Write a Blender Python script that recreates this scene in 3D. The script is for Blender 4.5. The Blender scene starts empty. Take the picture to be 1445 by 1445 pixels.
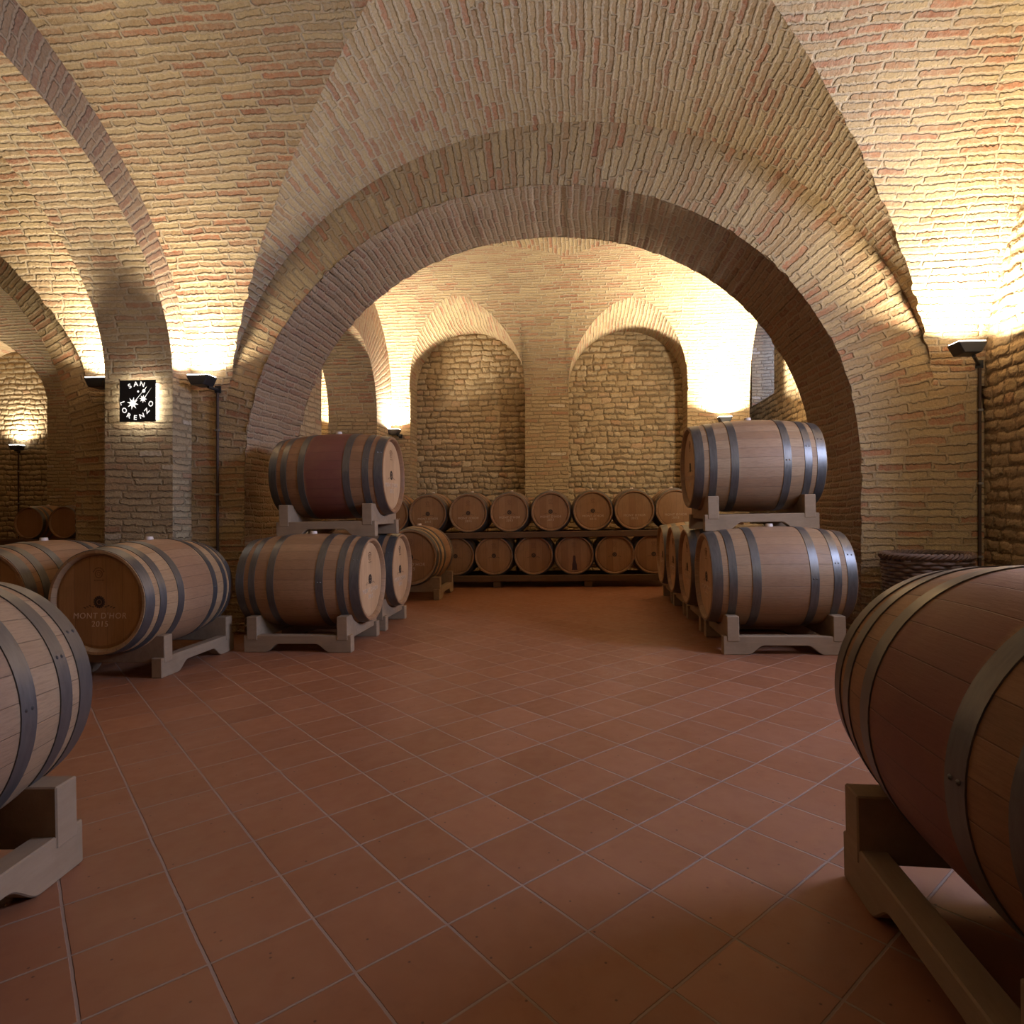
import bpy, bmesh, math, random
from math import sin, cos, pi, sqrt, radians, atan2, floor, hypot
from mathutils import Matrix, Vector

random.seed(7)
S = bpy.context.scene
COL = S.collection

# ------------------------------------------------------------------ camera
# axes: x runs along the arch wall, y away from the viewer, z up (metres)
CU, CW, CH = 0.3237, -4.9935, 1.0
YAW = radians(6)
cam = bpy.data.cameras.new('camera')
cam.sensor_fit = 'HORIZONTAL'
cam.sensor_width = 36
cam.lens = 872 / 1445 * 36
cam.clip_start = 0.02
co = bpy.data.objects.new('camera', cam)
COL.objects.link(co)
co.location = (CU, CW, CH)
co.rotation_euler = (radians(90), 0, YAW)
S.camera = co

# ------------------------------------------------------------------ exposure, world
S.view_settings.view_transform = 'Standard'
S.view_settings.look = 'None'
S.view_settings.exposure = 0.0
S.view_settings.gamma = 1.0
S.view_settings.use_curve_mapping = False
S.cycles.max_bounces = 7
S.cycles.diffuse_bounces = 5
S.cycles.glossy_bounces = 3
S.cycles.use_denoising = True
S.cycles.sample_clamp_indirect = 4.0
wd = bpy.data.worlds.new('world')
S.world = wd
wd.use_nodes = True
bg = wd.node_tree.nodes['Background']
bg.inputs[0].default_value = (0.5, 0.65, 1.0, 1)
bg.inputs[1].default_value = 0.0

WARM = (1.0, 0.87, 0.68)
DAY = (0.54, 0.65, 1.0)
LAMP_W = 33.0


def area(name, loc, direction, sx, sy, power, color, spread=155):
    l = bpy.data.lights.new(name, 'AREA')
    l.shape = 'RECTANGLE'
    l.size, l.size_y = sx, sy
    l.energy = power
    l.color = color
    l.spread = radians(spread)
    o = bpy.data.objects.new(name, l)
    COL.objects.link(o)
    o.location = loc
    o.rotation_euler = Vector(direction).to_track_quat('-Z', 'Y').to_euler()
    return o


# daylight through the two windows of the outer wall
area('daylight_near_window', (4.0, -1.95, 2.45), (-1, -0.02, -0.3), 1.3, 1.2, 270, DAY, 180)
area('daylight_far_window', (4.1, 5.6, 3.55), (-1, -0.1, -0.25), 1.1, 1.3, 26, (0.42, 0.54, 1.0), 180)
# wall lamps of the bay the viewer stands in, behind the viewer
area('lamp_light_behind', (-2.8, -4.6, 2.3), (0.15, 0.35, 1), 0.2, 0.12, LAMP_W * 0.6, WARM)
area('lamp_light_behind', (3.2, -4.7, 2.3), (-0.1, 1.0, 0.75), 0.2, 0.12, LAMP_W * 1.25, WARM, 170)
area('lamp_light_behind', (-3.8, -4.6, 2.3), (-0.15, 0.35, 1), 0.2, 0.12, LAMP_W * 0.6, WARM)
# unseen fill lights added beyond the arch wall to brighten the rear bays
area('unseen_light_beyond', (2.85, 1.3, 2.3), (-0.25, 0.9, 0.8), 0.2, 0.12, LAMP_W * 2.0, WARM, 170)
area('unseen_light_beyond', (-4.4, 1.12, 2.3), (-0.1, 0.45, 1), 0.2, 0.12, LAMP_W * 1.0, WARM)

# ------------------------------------------------------------------ the floor falls slightly across the cellar
_A = Vector((-sin(YAW), cos(YAW), 0))
_P = Matrix.Translation((CU, CW, CH))
TILT = _P @ Matrix.Rotation(-0.0189, 4, _A) @ _P.inverted()


# ------------------------------------------------------------------ node helpers
class N:
    def __init__(s, name):
        s.m = bpy.data.materials.new(name)
        s.m.use_nodes = True
        s.t = s.m.node_tree
        s.b = s.t.nodes['Principled BSDF']

    def lk(s, a, b):
        s.t.links.new(a, b)

    def new(s, t, **k):
        n = s.t.nodes.new(t)
        for a, v in k.items():
            setattr(n, a, v)
        return n

    def inp(s, sock, v):
        if v is None:
            return
        if hasattr(v, 'is_output') or isinstance(v, bpy.types.NodeSocket):
            s.lk(v, sock)
        else:
            sock.default_value = v

    def math(s, op, a, b=None, c=None):
        n = s.new('ShaderNodeMath', operation=op)
        s.inp(n.inputs[0], a)
        s.inp(n.inputs[1], b)
        s.inp(n.inputs[2], c)
        return n.outputs[0]

    def vmath(s, op, a, b=None, scale=None):
        n = s.new('ShaderNodeVectorMath', operation=op)
        s.inp(n.inputs[0], a)
        if b is not None:
            s.inp(n.inputs[1], b)
        if scale is not None:
            s.inp(n.inputs['Scale'], scale)
        return n.outputs[0]

    def noise(s, vec, scale, detail=2, rough=0.5, out=0):
        n = s.new('ShaderNodeTexNoise')
        s.inp(n.inputs['Vector'], vec)
        n.inputs['Scale'].default_value = scale
        n.inputs['Detail'].default_value = detail
        n.inputs['Roughness'].default_value = rough
        return n.outputs[out]

    def white(s, vec):
        n = s.new('ShaderNodeTexWhiteNoise', noise_dimensions='3D')
        s.inp(n.inputs['Vector'], vec)
        return n.outputs['Value']

    def comb(s, x, y, z=0.0):
        n = s.new('ShaderNodeCombineXYZ')
        s.inp(n.inputs[0], x)
        s.inp(n.inputs[1], y)
        s.inp(n.inputs[2], z)
        return n.outputs[0]

    def sep(s, v):
        n = s.new('ShaderNodeSeparateXYZ')
        s.inp(n.inputs[0], v)
        return n.outputs

    def ramp(s, f, stops, interp='LINEAR'):
        n = s.new('ShaderNodeValToRGB')
        n.color_ramp.interpolation = interp
        e = n.color_ramp.elements
        while len(e) < len(stops):
            e.new(0.5)
        for i, (p, c) in enumerate(stops):
            e[i].position = p
            e[i].color = (*c, 1) if len(c) == 3 else c
        s.inp(n.inputs[0], f)
        return n.outputs[0]

    def mix(s, f, a, b, blend='MIX'):
        n = s.new('ShaderNodeMix', data_type='RGBA', blend_type=blend)
        s.inp(n.inputs[0], f)
        for k, v in ((6, a), (7, b)):
            if isinstance(v, tuple) and len(v) == 3:
                v = (*v, 1)
            s.inp(n.inputs[k], v)
        return n.outputs[2]

    def smooth(s, v, lo, hi, a=0.0, b=1.0):
        n = s.new('ShaderNodeMapRange', interpolation_type='SMOOTHSTEP')
        s.inp(n.inputs[0], v)
        n.inputs[1].default_value = lo
        n.inputs[2].default_value = hi
        n.inputs[3].default_value = a
        n.inputs[4].default_value = b
        return n.outputs[0]

    def uv(s):
        return s.new('ShaderNodeTexCoord').outputs['UV']

    def obj(s):
        return s.new('ShaderNodeTexCoord').outputs['Object']

    def rnd(s):
        return s.new('ShaderNodeObjectInfo').outputs['Random']

    def bump(s, h, dist, strength=1.0):
        n = s.new('ShaderNodeBump')
        n.inputs['Strength'].default_value = strength
        n.inputs['Distance'].default_value = dist
        s.lk(h, n.inputs['Height'])
        s.lk(n.outputs[0], s.b.inputs['Normal'])

    def done(s, color=None, rough=0.8, metal=0.0, spec=None):
        s.inp(s.b.inputs['Base Color'], (*color, 1) if isinstance(color, tuple) and len(color) == 3 else color)
        s.inp(s.b.inputs['Roughness'], rough)
        s.b.inputs['Metallic'].default_value = metal
        if spec is not None:
            s.b.inputs['Specular IOR Level'].default_value = spec
        return s.m


def flat(name, color, rough=0.6, metal=0.0):
    return N(name).done(color, rough, metal)


def emit(name, color, strength):
    n = N(name)
    n.b.inputs['Emission Color'].default_value = (*color, 1)
    n.b.inputs['Emission Strength'].default_value = strength
    return n.done(color, 0.4)


def brick_mat(name, stops, mortar, L=0.25, h=0.058, m=0.013, dist=0.026, seed=0.0, wob=0.016, tint=0.35):
    n = N(name)
    uv = n.uv()
    w1 = n.vmath('SUBTRACT', n.noise(uv, 1.6, 2, out=1), (0.5, 0.5, 0.5))
    w2 = n.vmath('SUBTRACT', n.noise(uv, 9, 3, 0.6, out=1), (0.5, 0.5, 0.5))
    w3 = n.vmath('SUBTRACT', n.noise(uv, 34, 2, out=1), (0.5, 0.5, 0.5))
    p = n.vmath('ADD', uv, n.vmath('SCALE', w1, scale=0.06))
    p = n.vmath('ADD', p, n.vmath('SCALE', w2, scale=wob * 1.5))
    p = n.vmath('ADD', p, n.vmath('SCALE', w3, scale=0.011))
    x, y, _ = n.sep(p)
    yr = n.math('DIVIDE', y, h)
    row = n.math('FLOOR', yr)
    r1 = n.white(n.comb(row, seed, 3.3))
    r2 = n.white(n.comb(row, seed, 7.9))
    Lr = n.math('MULTIPLY_ADD', r2, 0.5 * L, 0.72 * L)
    x2 = n.math('ADD', n.math('DIVIDE', x, Lr), n.math('MULTIPLY', r1, 17.0))
    col = n.math('FLOOR', x2)
    fx = n.math('MULTIPLY', n.math('FRACT', x2), Lr)
    fy = n.math('MULTIPLY', n.math('FRACT', yr), h)
    dx = n.math('MINIMUM', fx, n.math('SUBTRACT', Lr, fx))
    dy = n.math('MINIMUM', fy, n.math('SUBTRACT', h, fy))
    d = n.new('ShaderNodeMath', operation='SMOOTH_MIN')
    n.inp(d.inputs[0], dx)
    n.inp(d.inputs[1], dy)
    d.inputs[2].default_value = 0.012
    d = d.outputs[0]
    rag = n.noise(uv, 38, 2)
    d = n.math('ADD', d, n.math('MULTIPLY_ADD', rag, 0.022, -0.011))
    mask = n.smooth(d, m * 0.3, m * 0.3 + 0.009)
    v1 = n.white(n.comb(col, row, seed + 1.7))
    v2 = n.white(n.comb(col, row, seed + 5.1))
    c = n.ramp(v1, stops)
    c = n.mix(n.smooth(n.noise(uv, 20, 5, 0.7), 0.35, 0.75, 0, 0.75), c, mortar)
    big = n.noise(uv, 0.9, 3, 0.6)
    c = n.mix(n.smooth(big, 0.35, 0.75, 0, tint), c, mortar)
    c = n.mix(mask, mortar, c)
    v = n.math('MULTIPLY_ADD', n.noise(uv, 60, 4, 0.7), 0.7, 0.64)
    c = n.mix(1.0, c, n.comb(v, v, v), 'MULTIPLY')
    hgt = n.math('MULTIPLY', mask, n.math('MULTIPLY_ADD', v2, 0.7, 0.3))
    hgt = n.math('ADD', hgt, n.math('MULTIPLY', n.noise(uv, 48, 5, 0.7), 0.62))
    n.bump(hgt, dist, 0.9)
    return n.done(c, 0.92, spec=0.2)


def rubble_mat(name, seed=0.0):
    n = N(name)
    uv = n.uv()
    w = n.vmath('SUBTRACT', n.noise(uv, 2.6, 2, out=1), (0.5, 0.5, 0.5))
    w2 = n.vmath('SUBTRACT', n.noise(uv, 14, 3, 0.6, out=1), (0.5, 0.5, 0.5))
    p = n.vmath('ADD', uv, n.vmath('SCALE', w, scale=0.085))
    p = n.vmath('ADD', p, n.vmath('SCALE', w2, scale=0.05))
    x, y, _ = n.sep(p)
    h, L = 0.088, 0.155
    yr = n.math('DIVIDE', y, h)
    row = n.math('FLOOR', yr)
    r1 = n.white(n.comb(row, seed, 3.3))
    Lr = n.math('MULTIPLY_ADD', n.white(n.comb(row, seed, 7.9)), 0.8 * L, 0.6 * L)
    x2 = n.math('ADD', n.math('DIVIDE', x, Lr), n.math('MULTIPLY', r1, 17.0))
    col = n.math('FLOOR', x2)
    # every stone is a little lower or higher than its neighbours
    sh = n.math('MULTIPLY_ADD', n.white(n.comb(col, row, seed + 9.0)), 0.030, -0.004)
    fx = n.math('MULTIPLY', n.math('FRACT', x2), Lr)
    fy = n.math('MULTIPLY', n.math('FRACT', yr), h)
    dx = n.math('MINIMUM', fx, n.math('SUBTRACT', Lr, fx))
    dy = n.math('MINIMUM', n.math('SUBTRACT', fy, sh), n.math('SUBTRACT', h, fy))
    sm = n.new('ShaderNodeMath', operation='SMOOTH_MIN')
    n.inp(sm.inputs[0], dx)
    n.inp(sm.inputs[1], dy)
    sm.inputs[2].default_value = 0.04
    r = n.white(n.comb(col, row, seed + 1.7))
    g = n.white(n.comb(col, row, seed + 5.1))
    edge = n.math('MULTIPLY', n.math('ADD', sm.outputs[0], n.math('MULTIPLY_ADD', n.noise(uv, 30, 3), 0.022, -0.008)), 9.0)
    mask = n.smooth(edge, -0.02, 0.10)
    dome = n.smooth(edge, -0.05, 0.26)
    c = n.ramp(r, [(0, (0.36, 0.26, 0.145)), (0.3, (0.50, 0.385, 0.225)), (0.6, (0.43, 0.325, 0.19)), (0.88, (0.58, 0.47, 0.30)), (1, (0.45, 0.28, 0.16))])
    c = n.mix(n.smooth(n.noise(uv, 17, 5, 0.7), 0.35, 0.75, 0, 0.8), c, (0.37, 0.28, 0.165))
    c = n.mix(mask, (0.23, 0.165, 0.095), c)
    v = n.math('MULTIPLY_ADD', n.noise(uv, 45, 4, 0.7), 0.8, 0.58)
    c = n.mix(1.0, c, n.comb(v, v, v), 'MULTIPLY')
    hh = n.math('MULTIPLY', dome, n.math('MULTIPLY_ADD', g, 0.8, 0.35))
    hh = n.math('ADD', hh, n.math('MULTIPLY', n.noise(uv, 22, 5, 0.65), 0.45))
    n.bump(hh, 0.036, 0.95)
    return n.done(c, 0.95, spec=0.15)


YEL = [(0.0, (0.36, 0.235, 0.115)), (0.18, (0.46, 0.33, 0.165)), (0.4, (0.52, 0.39, 0.205)), (0.55, (0.44, 0.30, 0.15)), (0.68, (0.40, 0.245, 0.125)), (0.8, (0.39, 0.205, 0.105)), (0.9, (0.44, 0.19, 0.095)), (1.0, (0.31, 0.13, 0.07))]
BRN = [(0.0, (0.25, 0.16, 0.095)), (0.3, (0.34, 0.225, 0.13)), (0.55, (0.30, 0.185, 0.108)), (0.78, (0.32, 0.17, 0.10)), (1.0, (0.23, 0.11, 0.07))]
PAL = [(0.0, (0.46, 0.34, 0.19)), (0.4, (0.56, 0.43, 0.25)), (0.7, (0.50, 0.365, 0.20)), (0.86, (0.48, 0.31, 0.17)), (0.94, (0.46, 0.25, 0.14)), (0.965, (0.44, 0.23, 0.13)), (0.975, (0.66, 0.56, 0.41)), (1.0, (0.66, 0.56, 0.41))]
M_VAULT = brick_mat('vault_brick', YEL, (0.49, 0.385, 0.25), L=0.24, h=0.051, seed=0, tint=0.25, dist=0.027, wob=0.014)
M_ARCH = brick_mat('arch_brick', BRN, (0.38, 0.29, 0.195), L=0.24, h=0.055, seed=11, m=0.014)
M_FACE = brick_mat('arch_face_brick', YEL, (0.40, 0.30, 0.175), L=0.27, h=0.056, seed=21, m=0.014, dist=0.028)
M_PIER = brick_mat('pier_brick', PAL, (0.37, 0.27, 0.155), L=0.24, h=0.056, seed=31, dist=0.033, wob=0.022)
M_RUBBLE = rubble_mat('rubble_stone')
M_RUBBLE2 = rubble_mat('rubble_stone_far', 13.7)


# ------------------------------------------------------------------ mesh helpers
class MB:
    def __init__(s):
        s.v, s.f, s.uv, s.mi, s.sm = [], [], [], [], []

    def quad(s, pts, uvs, mi=0, smooth=False):
        i = len(s.v)
        s.v += [tuple(p) for p in pts]
        s.f.append(tuple(range(i, i + len(pts))))
        s.uv.append([tuple(q) for q in uvs])
        s.mi.append(mi)
        s.sm.append(smooth)

    def grid(s, P, UV, mi=0, smooth=True):
        base = len(s.v)
        n, m = len(P), len(P[0])
        for r in P:
            s.v += [tuple(p) for p in r]
        for i in range(n - 1):
            for j in range(m - 1):
                a, b, c, d = i * m + j, i * m + j + 1, (i + 1) * m + j + 1, (i + 1) * m + j
                s.f.append((base + a, base + b, base + c, base + d))
                s.uv.append([UV[i][j], UV[i][j + 1], UV[i + 1][j + 1], UV[i + 1][j]])
                s.mi.append(mi)
                s.sm.append(smooth)

    def rect(s, o, du, dv, mi=0, uv0=(0, 0)):
        """a flat rectangle, texture in metres"""
        o, du, dv = Vector(o), Vector(du), Vector(dv)
        a, b = du.length, dv.length
        u, v = uv0
        s.quad([o, o + du, o + du + dv, o + dv], [(u, v), (u + a, v), (u + a, v + b), (u, v + b)], mi)

    def box(s, x0, x1, y0, y1, z0, z1, mi=0):
        s.rect((x0, y0, z0), (x1 - x0, 0, 0), (0, 0, z1 - z0), mi, (x0, z0))
        s.rect((x1, y1, z0), (x0 - x1, 0, 0), (0, 0, z1 - z0), mi, (-x1, z0))
        s.rect((x1, y0, z0), (0, y1 - y0, 0), (0, 0, z1 - z0), mi, (y0, z0))
        s.rect((x0, y1, z0), (0, y0 - y1, 0), (0, 0, z1 - z0), mi, (-y1, z0))
        s.rect((x0, y0, z1), (x1 - x0, 0, 0), (0, y1 - y0, 0), mi, (x0, y0))
        s.rect((x0, y1, z0), (x1 - x0, 0, 0), (0, y0 - y1, 0), mi, (x0, y0))

    def build(s, name, mats, parent=None):
        me = bpy.data.meshes.new(name)
        me.from_pydata(s.v, [], s.f)
        if not isinstance(mats, (list, tuple)):
            mats = [mats]
        for m in mats:
            me.materials.append(m)
        ul = me.uv_layers.new(name='UVMap')
        k = 0
        flatuv = []
        for q in s.uv:
            for a in q:
                flatuv += [a[0], a[1]]
        ul.data.foreach_set('uv', flatuv)
        me.polygons.foreach_set('material_index', s.mi)
        me.polygons.foreach_set('use_smooth', s.sm)
        me.update()
        o = bpy.data.objects.new(name, me)
        COL.objects.link(o)
        if parent:
            o.parent = parent
        return o


def struct(o):
    o['kind'] = 'structure'
    return o


def lin(a, b, n):
    return [a + (b - a) * i / (n - 1) for i in range(n)]


# ------------------------------------------------------------------ vault shapes
UC = 0.185
def sq(x):
    return sqrt(max(0.0, 1 - x * x))


def Zl(u, uc=UC):
    return 1.7 + 2.44 * sq((u - uc) / 2.85)


CW1, AW1, CZ1, BZ1 = -2.5, 2.5, 1.95, 2.19
CW2, AW2, CZ2, BZ2 = 2.625, 1.675, 2.75, 1.39
ULO, UHI = -2.97, -3.57            # faces of the side arch
UR = 3.37                          # outer wall
WR = 4.3                           # back wall


def Zt(w):
    return CZ1 + BZ1 * sq((w - CW1) / AW1)


def Zt2(w):
    return CZ2 + BZ2 * sq((w - CW2) / AW2)


def wt2(z):
    return CW2 + AW2 * sq((z - CZ2) / BZ2)


NICHES = [(-1.34, 0.887, 2.95), (1.066, 0.871, 2.92), (-9.2, 0.87, 2.9)]


def niche_z(u):
    for c, r, z in NICHES:
        if abs(u - c) < r:
            return z + sqrt(r * r - (u - c) ** 2)
    return None


NK = 0.165          # the small vaults climb towards the viewer


def niche_edge(zz):
    # where a generator of a small vault meets the big cross vault: (w, z)
    w = WR
    while w > CW2 + 0.1:
        if Zt2(w) >= zz + NK * (WR - w):
            break
        w -= 0.004
    return w, Zt2(w)


vault = MB()


def arcs(pts):
    L = [0.0]
    for a, b in zip(pts, pts[1:]):
        L.append(L[-1] + (Vector(b) - Vector(a)).length)
    return L


def bay_vault(uc, ul, ur, web_front=-6.6):
    # courses running across (x): on both sides of the groins
    TH = lin(0.0, pi, 201)
    prof = [(0, CW1 + AW1 * cos(t), CZ1 + BZ1 * sin(t)) for t in TH]
    arc = arcs(prof)
    for side in (1, -1):
        P, UV = [], []
        for k, (_, w, z) in enumerate(prof):
            g = 2.85 * sq((z - 1.7) / 2.44)
            ug = uc + side * g
            if k % 2 == 0:
                tooth = random.choice((0.0, 0.0, 0.006, 0.012, 0.02))
            ug -= side * tooth * min(1.0, max(0.0, 4.0 - z))
            ue = ur if side > 0 else ul
            if side * (ue - ug) < 0:
                ug = ue
            us = lin(ug, ue, 12)
            P.append([(u, w, z) for u in us])
            UV.append([(u, arc[k]) for u in us])
        vault.grid(P, UV)
    # courses running away from the viewer, above the arch
    ph0 = math.asin((CZ1 - 1.7) / 2.44)
    PH = lin(ph0, pi - ph0, 97)
    prof = [(uc + 2.85 * cos(t), 0, 1.7 + 2.44 * sin(t)) for t in PH]
    arc = arcs(prof)
    for back in (1, 0):
        P, UV = [], []
        for k, (u, _, z) in enumerate(prof):
            d = AW1 * sq(min(1, (z - CZ1) / BZ1))
            ws = lin(CW1 + d, 0.02, 16) if back else lin(web_front, CW1 - d, 16)
            P.append([(u, w, z) for w in ws])
            UV.append([(w + 20, arc[k]) for w in ws])
        vault.grid(P, UV)
    # the part of the cross web behind the viewer
    

bay_vault(UC, ULO, UR + 0.05)
bay_vault(-6.54 - UC, -10.2, UHI)


def rear_vault(ul, ur, uc, cross):
    us = lin(ul, ur, int((ur - ul) / 0.03) + 1)
    n = 40
    P, UV = [], []
    for u in us:
        nz = niche_z(u)
        z0 = CZ2 if nz is None else niche_edge(nz)[1]
        t0 = math.asin(min(1, (z0 - CZ2) / BZ2))
        t = [t0 + (pi / 2 - t0) * i / n for i in range(n + 1)]
        # towards the viewer the cross web stops at the groin
        if cross and abs(u - uc) < 2.85:
            z1 = Zl(u, uc)
            t1 = pi - math.asin(max(0, min(1, (z1 - CZ2) / BZ2)))
        else:
            t1 = pi
        t1 = max(t1, pi / 2)
        t += [pi / 2 + (t1 - pi / 2) * i / n for i in range(1, n + 1)]
        P.append([(u, CW2 + AW2 * cos(a), CZ2 + BZ2 * sin(a)) for a in t])
        UV.append([(u + 40, 1.55 * a) for a in t])
    vault.grid(P, UV)
    if cross:
        ph0 = math.asin((CZ2 - 1.7) / 2.44)
        PH = lin(ph0, pi - ph0, 97)
        prof = [(uc + 2.85 * cos(t), 0, 1.7 + 2.44 * sin(t)) for t in PH]
        arc = arcs(prof)
        P, UV = [], []
        for k, (u, _, z) in enumerate(prof):
            d = AW2 * sq(min(1, (z - CZ2) / BZ2))
            ws = lin(0.9, CW2 - d, 14)
            P.append([(u, w, z) for w in ws])
            UV.append([(w + 60, arc[k]) for w in ws])
        vault.grid(P, UV)


rear_vault(-2.52, 2.82, UC, True)
rear_vault(-10.2, -3.24, -6.7, True)
# small vaults over the niches of the back wall
for c, r, z in NICHES:
    P, UV = [], []
    for i in range(41):
        a = pi * i / 40
        u, zz = c + r * cos(a), z + r * sin(a)
        w0 = niche_edge(zz)[0]
        ws = lin(w0, WR, 16) + [WR + 0.2, WR + 0.4]
        P.append([(u, w, zz + NK * max(0.0, WR - w)) for w in ws])
        UV.append([(w + 80, r * a) for w in ws])
    vault.grid(P, UV)
# flat cover over the window alcove at the far end of the outer wall
vault.rect((2.82, 2.0, 4.35), (0.7, 0, 0), (0, 5.0, 0))
for a_, b_ in zip(lin(2.0, WR, 31), lin(2.0, WR, 31)[1:]):
    vault.quad([(2.82, a_, Zt2(a_)), (2.82, b_, Zt2(b_)), (2.82, b_, 4.36), (2.82, a_, 4.36)], [(a_, Zt2(a_)), (b_, Zt2(b_)), (b_, 4.36), (a_, 4.36)])
struct(vault.build('ceiling', M_VAULT))


# ------------------------------------------------------------------ the arch walls
def arch_edge(u0, a=2.49, zs=1.3, b=2.34, n=2.1, step=0.034):
    """points (u, z) and outward normals along the opening, floor to floor"""
    raw = [(u0 - a, z) for z in lin(-0.35, zs, 40)]
    for i in range(1, 400):
        t = pi - pi * i / 400
        cx, sz = cos(t), sin(t)
        raw.append((u0 + a * math.copysign(abs(cx) ** (2 / n), cx), zs + b * abs(sz) ** (2 / n)))
    raw += [(u0 + a, z) for z in lin(zs, -0.35, 40)]
    L = [0.0]
    for p, q in zip(raw, raw[1:]):
        L.append(L[-1] + hypot(q[0] - p[0], q[1] - p[1]))
    out, k = [], 0
    nst = int(L[-1] / step)
    for i in range(nst + 1):
        s = L[-1] * i / nst
        while k < len(L) - 2 and L[k + 1] < s:
            k += 1
        f = (s - L[k]) / max(1e-9, L[k + 1] - L[k])
        x = raw[k][0] + (raw[k + 1][0] - raw[k][0]) * f
        z = raw[k][1] + (raw[k + 1][1] - raw[k][1]) * f
        out.append([x, z, s])
    res = []
    for i, (x, z, s) in enumerate(out):
        a0, b0 = out[max(0, i - 3)], out[min(len(out) - 1, i + 3)]
        tx, tz = b0[0] - a0[0], b0[1] - a0[1]
        l = hypot(tx, tz)
        res.append((x, z, s, -tz / l, tx / l))
    return res


def arch_wall(name, u0, w0, w1, over=0.9, mirror_clip=None):
    b = MB()
    E = arch_edge(u0)
    jit = [(random.uniform(-0.014, 0.006), random.uniform(-0.006, 0.014), random.uniform(-0.007, 0.007)) for _ in E]
    P, UV = [], []
    for i, (x, z, s, nx, nz) in enumerate(E):
        j = jit[i // 2]
        ws = [w0 + j[0]] + lin(w0 + 0.03, w1 - 0.03, 10) + [w1 + j[1]]
        P.append([(x + nx * j[2], w, z + nz * j[2]) for w in ws])
        UV.append([(w + 100, s) for w in ws])
    b.grid(P, UV, 1, smooth=False)
    for w, m in ((w0, 0), (w1, 1)):
        P, UV = [], []
        for x, z, s, nx, nz in E:
            rs = [0, 0.02, 0.06] + lin(0.12, over, 8)
            P.append([(x + nx * r, w, z + nz * r) for r in rs])
            UV.append([(r + 0.03, s) for r in rs])
        b.grid(P, UV, 0 if m == 0 else 0)
    return struct(b.build(name, [M_FACE, M_ARCH]))


arch_wall('wall_arch', 0.0, 0.0, 0.95)
arch_wall('wall_arch_left', -6.54, 0.0, 0.95)


def side_arch(name, w_a, w_b, u_lo, u_hi, zs, b, over=0.9, mats=None):
    """an arch that runs in depth, between two pilasters"""
    m = MB()
    wc, a = (w_a + w_b) / 2, abs(w_b - w_a) / 2
    pts = []
    for i in range(161):
        t = pi * i / 160
        pts.append((wc + a * cos(t), zs + b * sin(t), cos(t) / a, sin(t) / b))
    arc = arcs([(0, p[0], p[1]) for p in pts])
    P, UV, F, FU = [], [], [], []
    for k, (w, z, nw, nz) in enumerate(pts):
        us = lin(u_lo, u_hi, 9)
        P.append([(u, w, z) for u in us])
        UV.append([(u + 7, arc[k]) for u in us])
        l = hypot(nw, nz)
        rs = [0, 0.04] + lin(0.1, over, 7)
        F.append([(w + nw / l * r, z + nz / l * r) for r in rs])
        FU.append([(r + 0.02, arc[k]) for r in rs])
    m.grid(P, UV, 0)
    for u in (u_lo, u_hi):
        m.grid([[(u, a_, b_) for a_, b_ in r] for r in F], FU, 1)
    return struct(m.build(name, mats or [M_VAULT, M_ARCH]))


side_arch('trim_1', -0.25, -4.75, UHI, ULO, 2.1, 1.64)
side_arch('trim_2', 3.586, 1.66, -3.24, -2.52, 2.4, 0.98)


def pilaster(name, x0, x1, y0, y1, z1):
    m = MB()
    m.rect((x0, y0, -0.4), (x1 - x0, 0, 0), (0, 0, z1 + 0.4), 0, (3, 0))
    m.rect((x1, y0, -0.4), (0, y1 - y0, 0), (0, 0, z1 + 0.4), 0, (5, 0))
    m.rect((x0, y1, -0.4), (0, y0 - y1, 0), (0, 0, z1 + 0.4), 0, (7, 0))
    m.rect((x1, y1, -0.4), (x0 - x1, 0, 0), (0, 0, z1 + 0.4), 0, (9, 0))
    return struct(m.build(name, M_PIER))


pilaster('trim_3', UHI, ULO, -0.25, 0.05, 2.1)
pilaster('trim_4', UHI, ULO, -5.3, -4.75, 2.1)
pilaster('trim_5', -3.24, -2.52, 3.586, 4.35, 2.4)
pilaster('trim_6', -3.24, -2.52, 0.9, 1.66, 2.4)

# back wall: brick piers between rubble-filled niches
bw = MB()
def bw_pier(x0, x1, z1=CZ2 + 0.3):
    bw.rect((x0, WR, -0.4), (x1 - x0, 0, 0), (0, 0, z1 + 0.4), 0, (x0, 0))


bw_pier(-2.6, -1.34 - 0.887)
bw_pier(-1.34 + 0.887, 1.066 - 0.871)
bw_pier(1.066 + 0.871, 2.82)
bw_pier(-9.2 + 0.87, -3.2)
bw_pier(-10.2, -9.2 - 0.87)
bw.rect((2.82, WR, -0.4), (0, 2.7, 0), (0, 0, 4.8), 0)
for c, r, z in NICHES:
    d = 0.4
    for sgn in (-1, 1):
        bw.rect((c + sgn * r, WR, -0.4), (0, d, 0), (0, 0, z + 0.4), 0, (sgn * 2 + 4, 0))
    bw.rect((c - r, WR + d, -0.4), (2 * r, 0, 0), (0, 0, z + r + 0.5), 1, (c + 30, 0))
struct(bw.build('wall_back', [M_PIER, M_RUBBLE]))

# outer wall on the right, with two deep windows
W1 = (-2.65, -1.25, 1.75, 2.95)
W2 = (4.98, 6.2, 2.844, 4.25)
rw = MB()
def rw_patch(w0, w1, z0, z1, mi):
    rw.rect((UR, w1, z0), (0, w0 - w1, 0), (0, 0, z1 - z0), mi, (-w1 + 20, z0))


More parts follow.
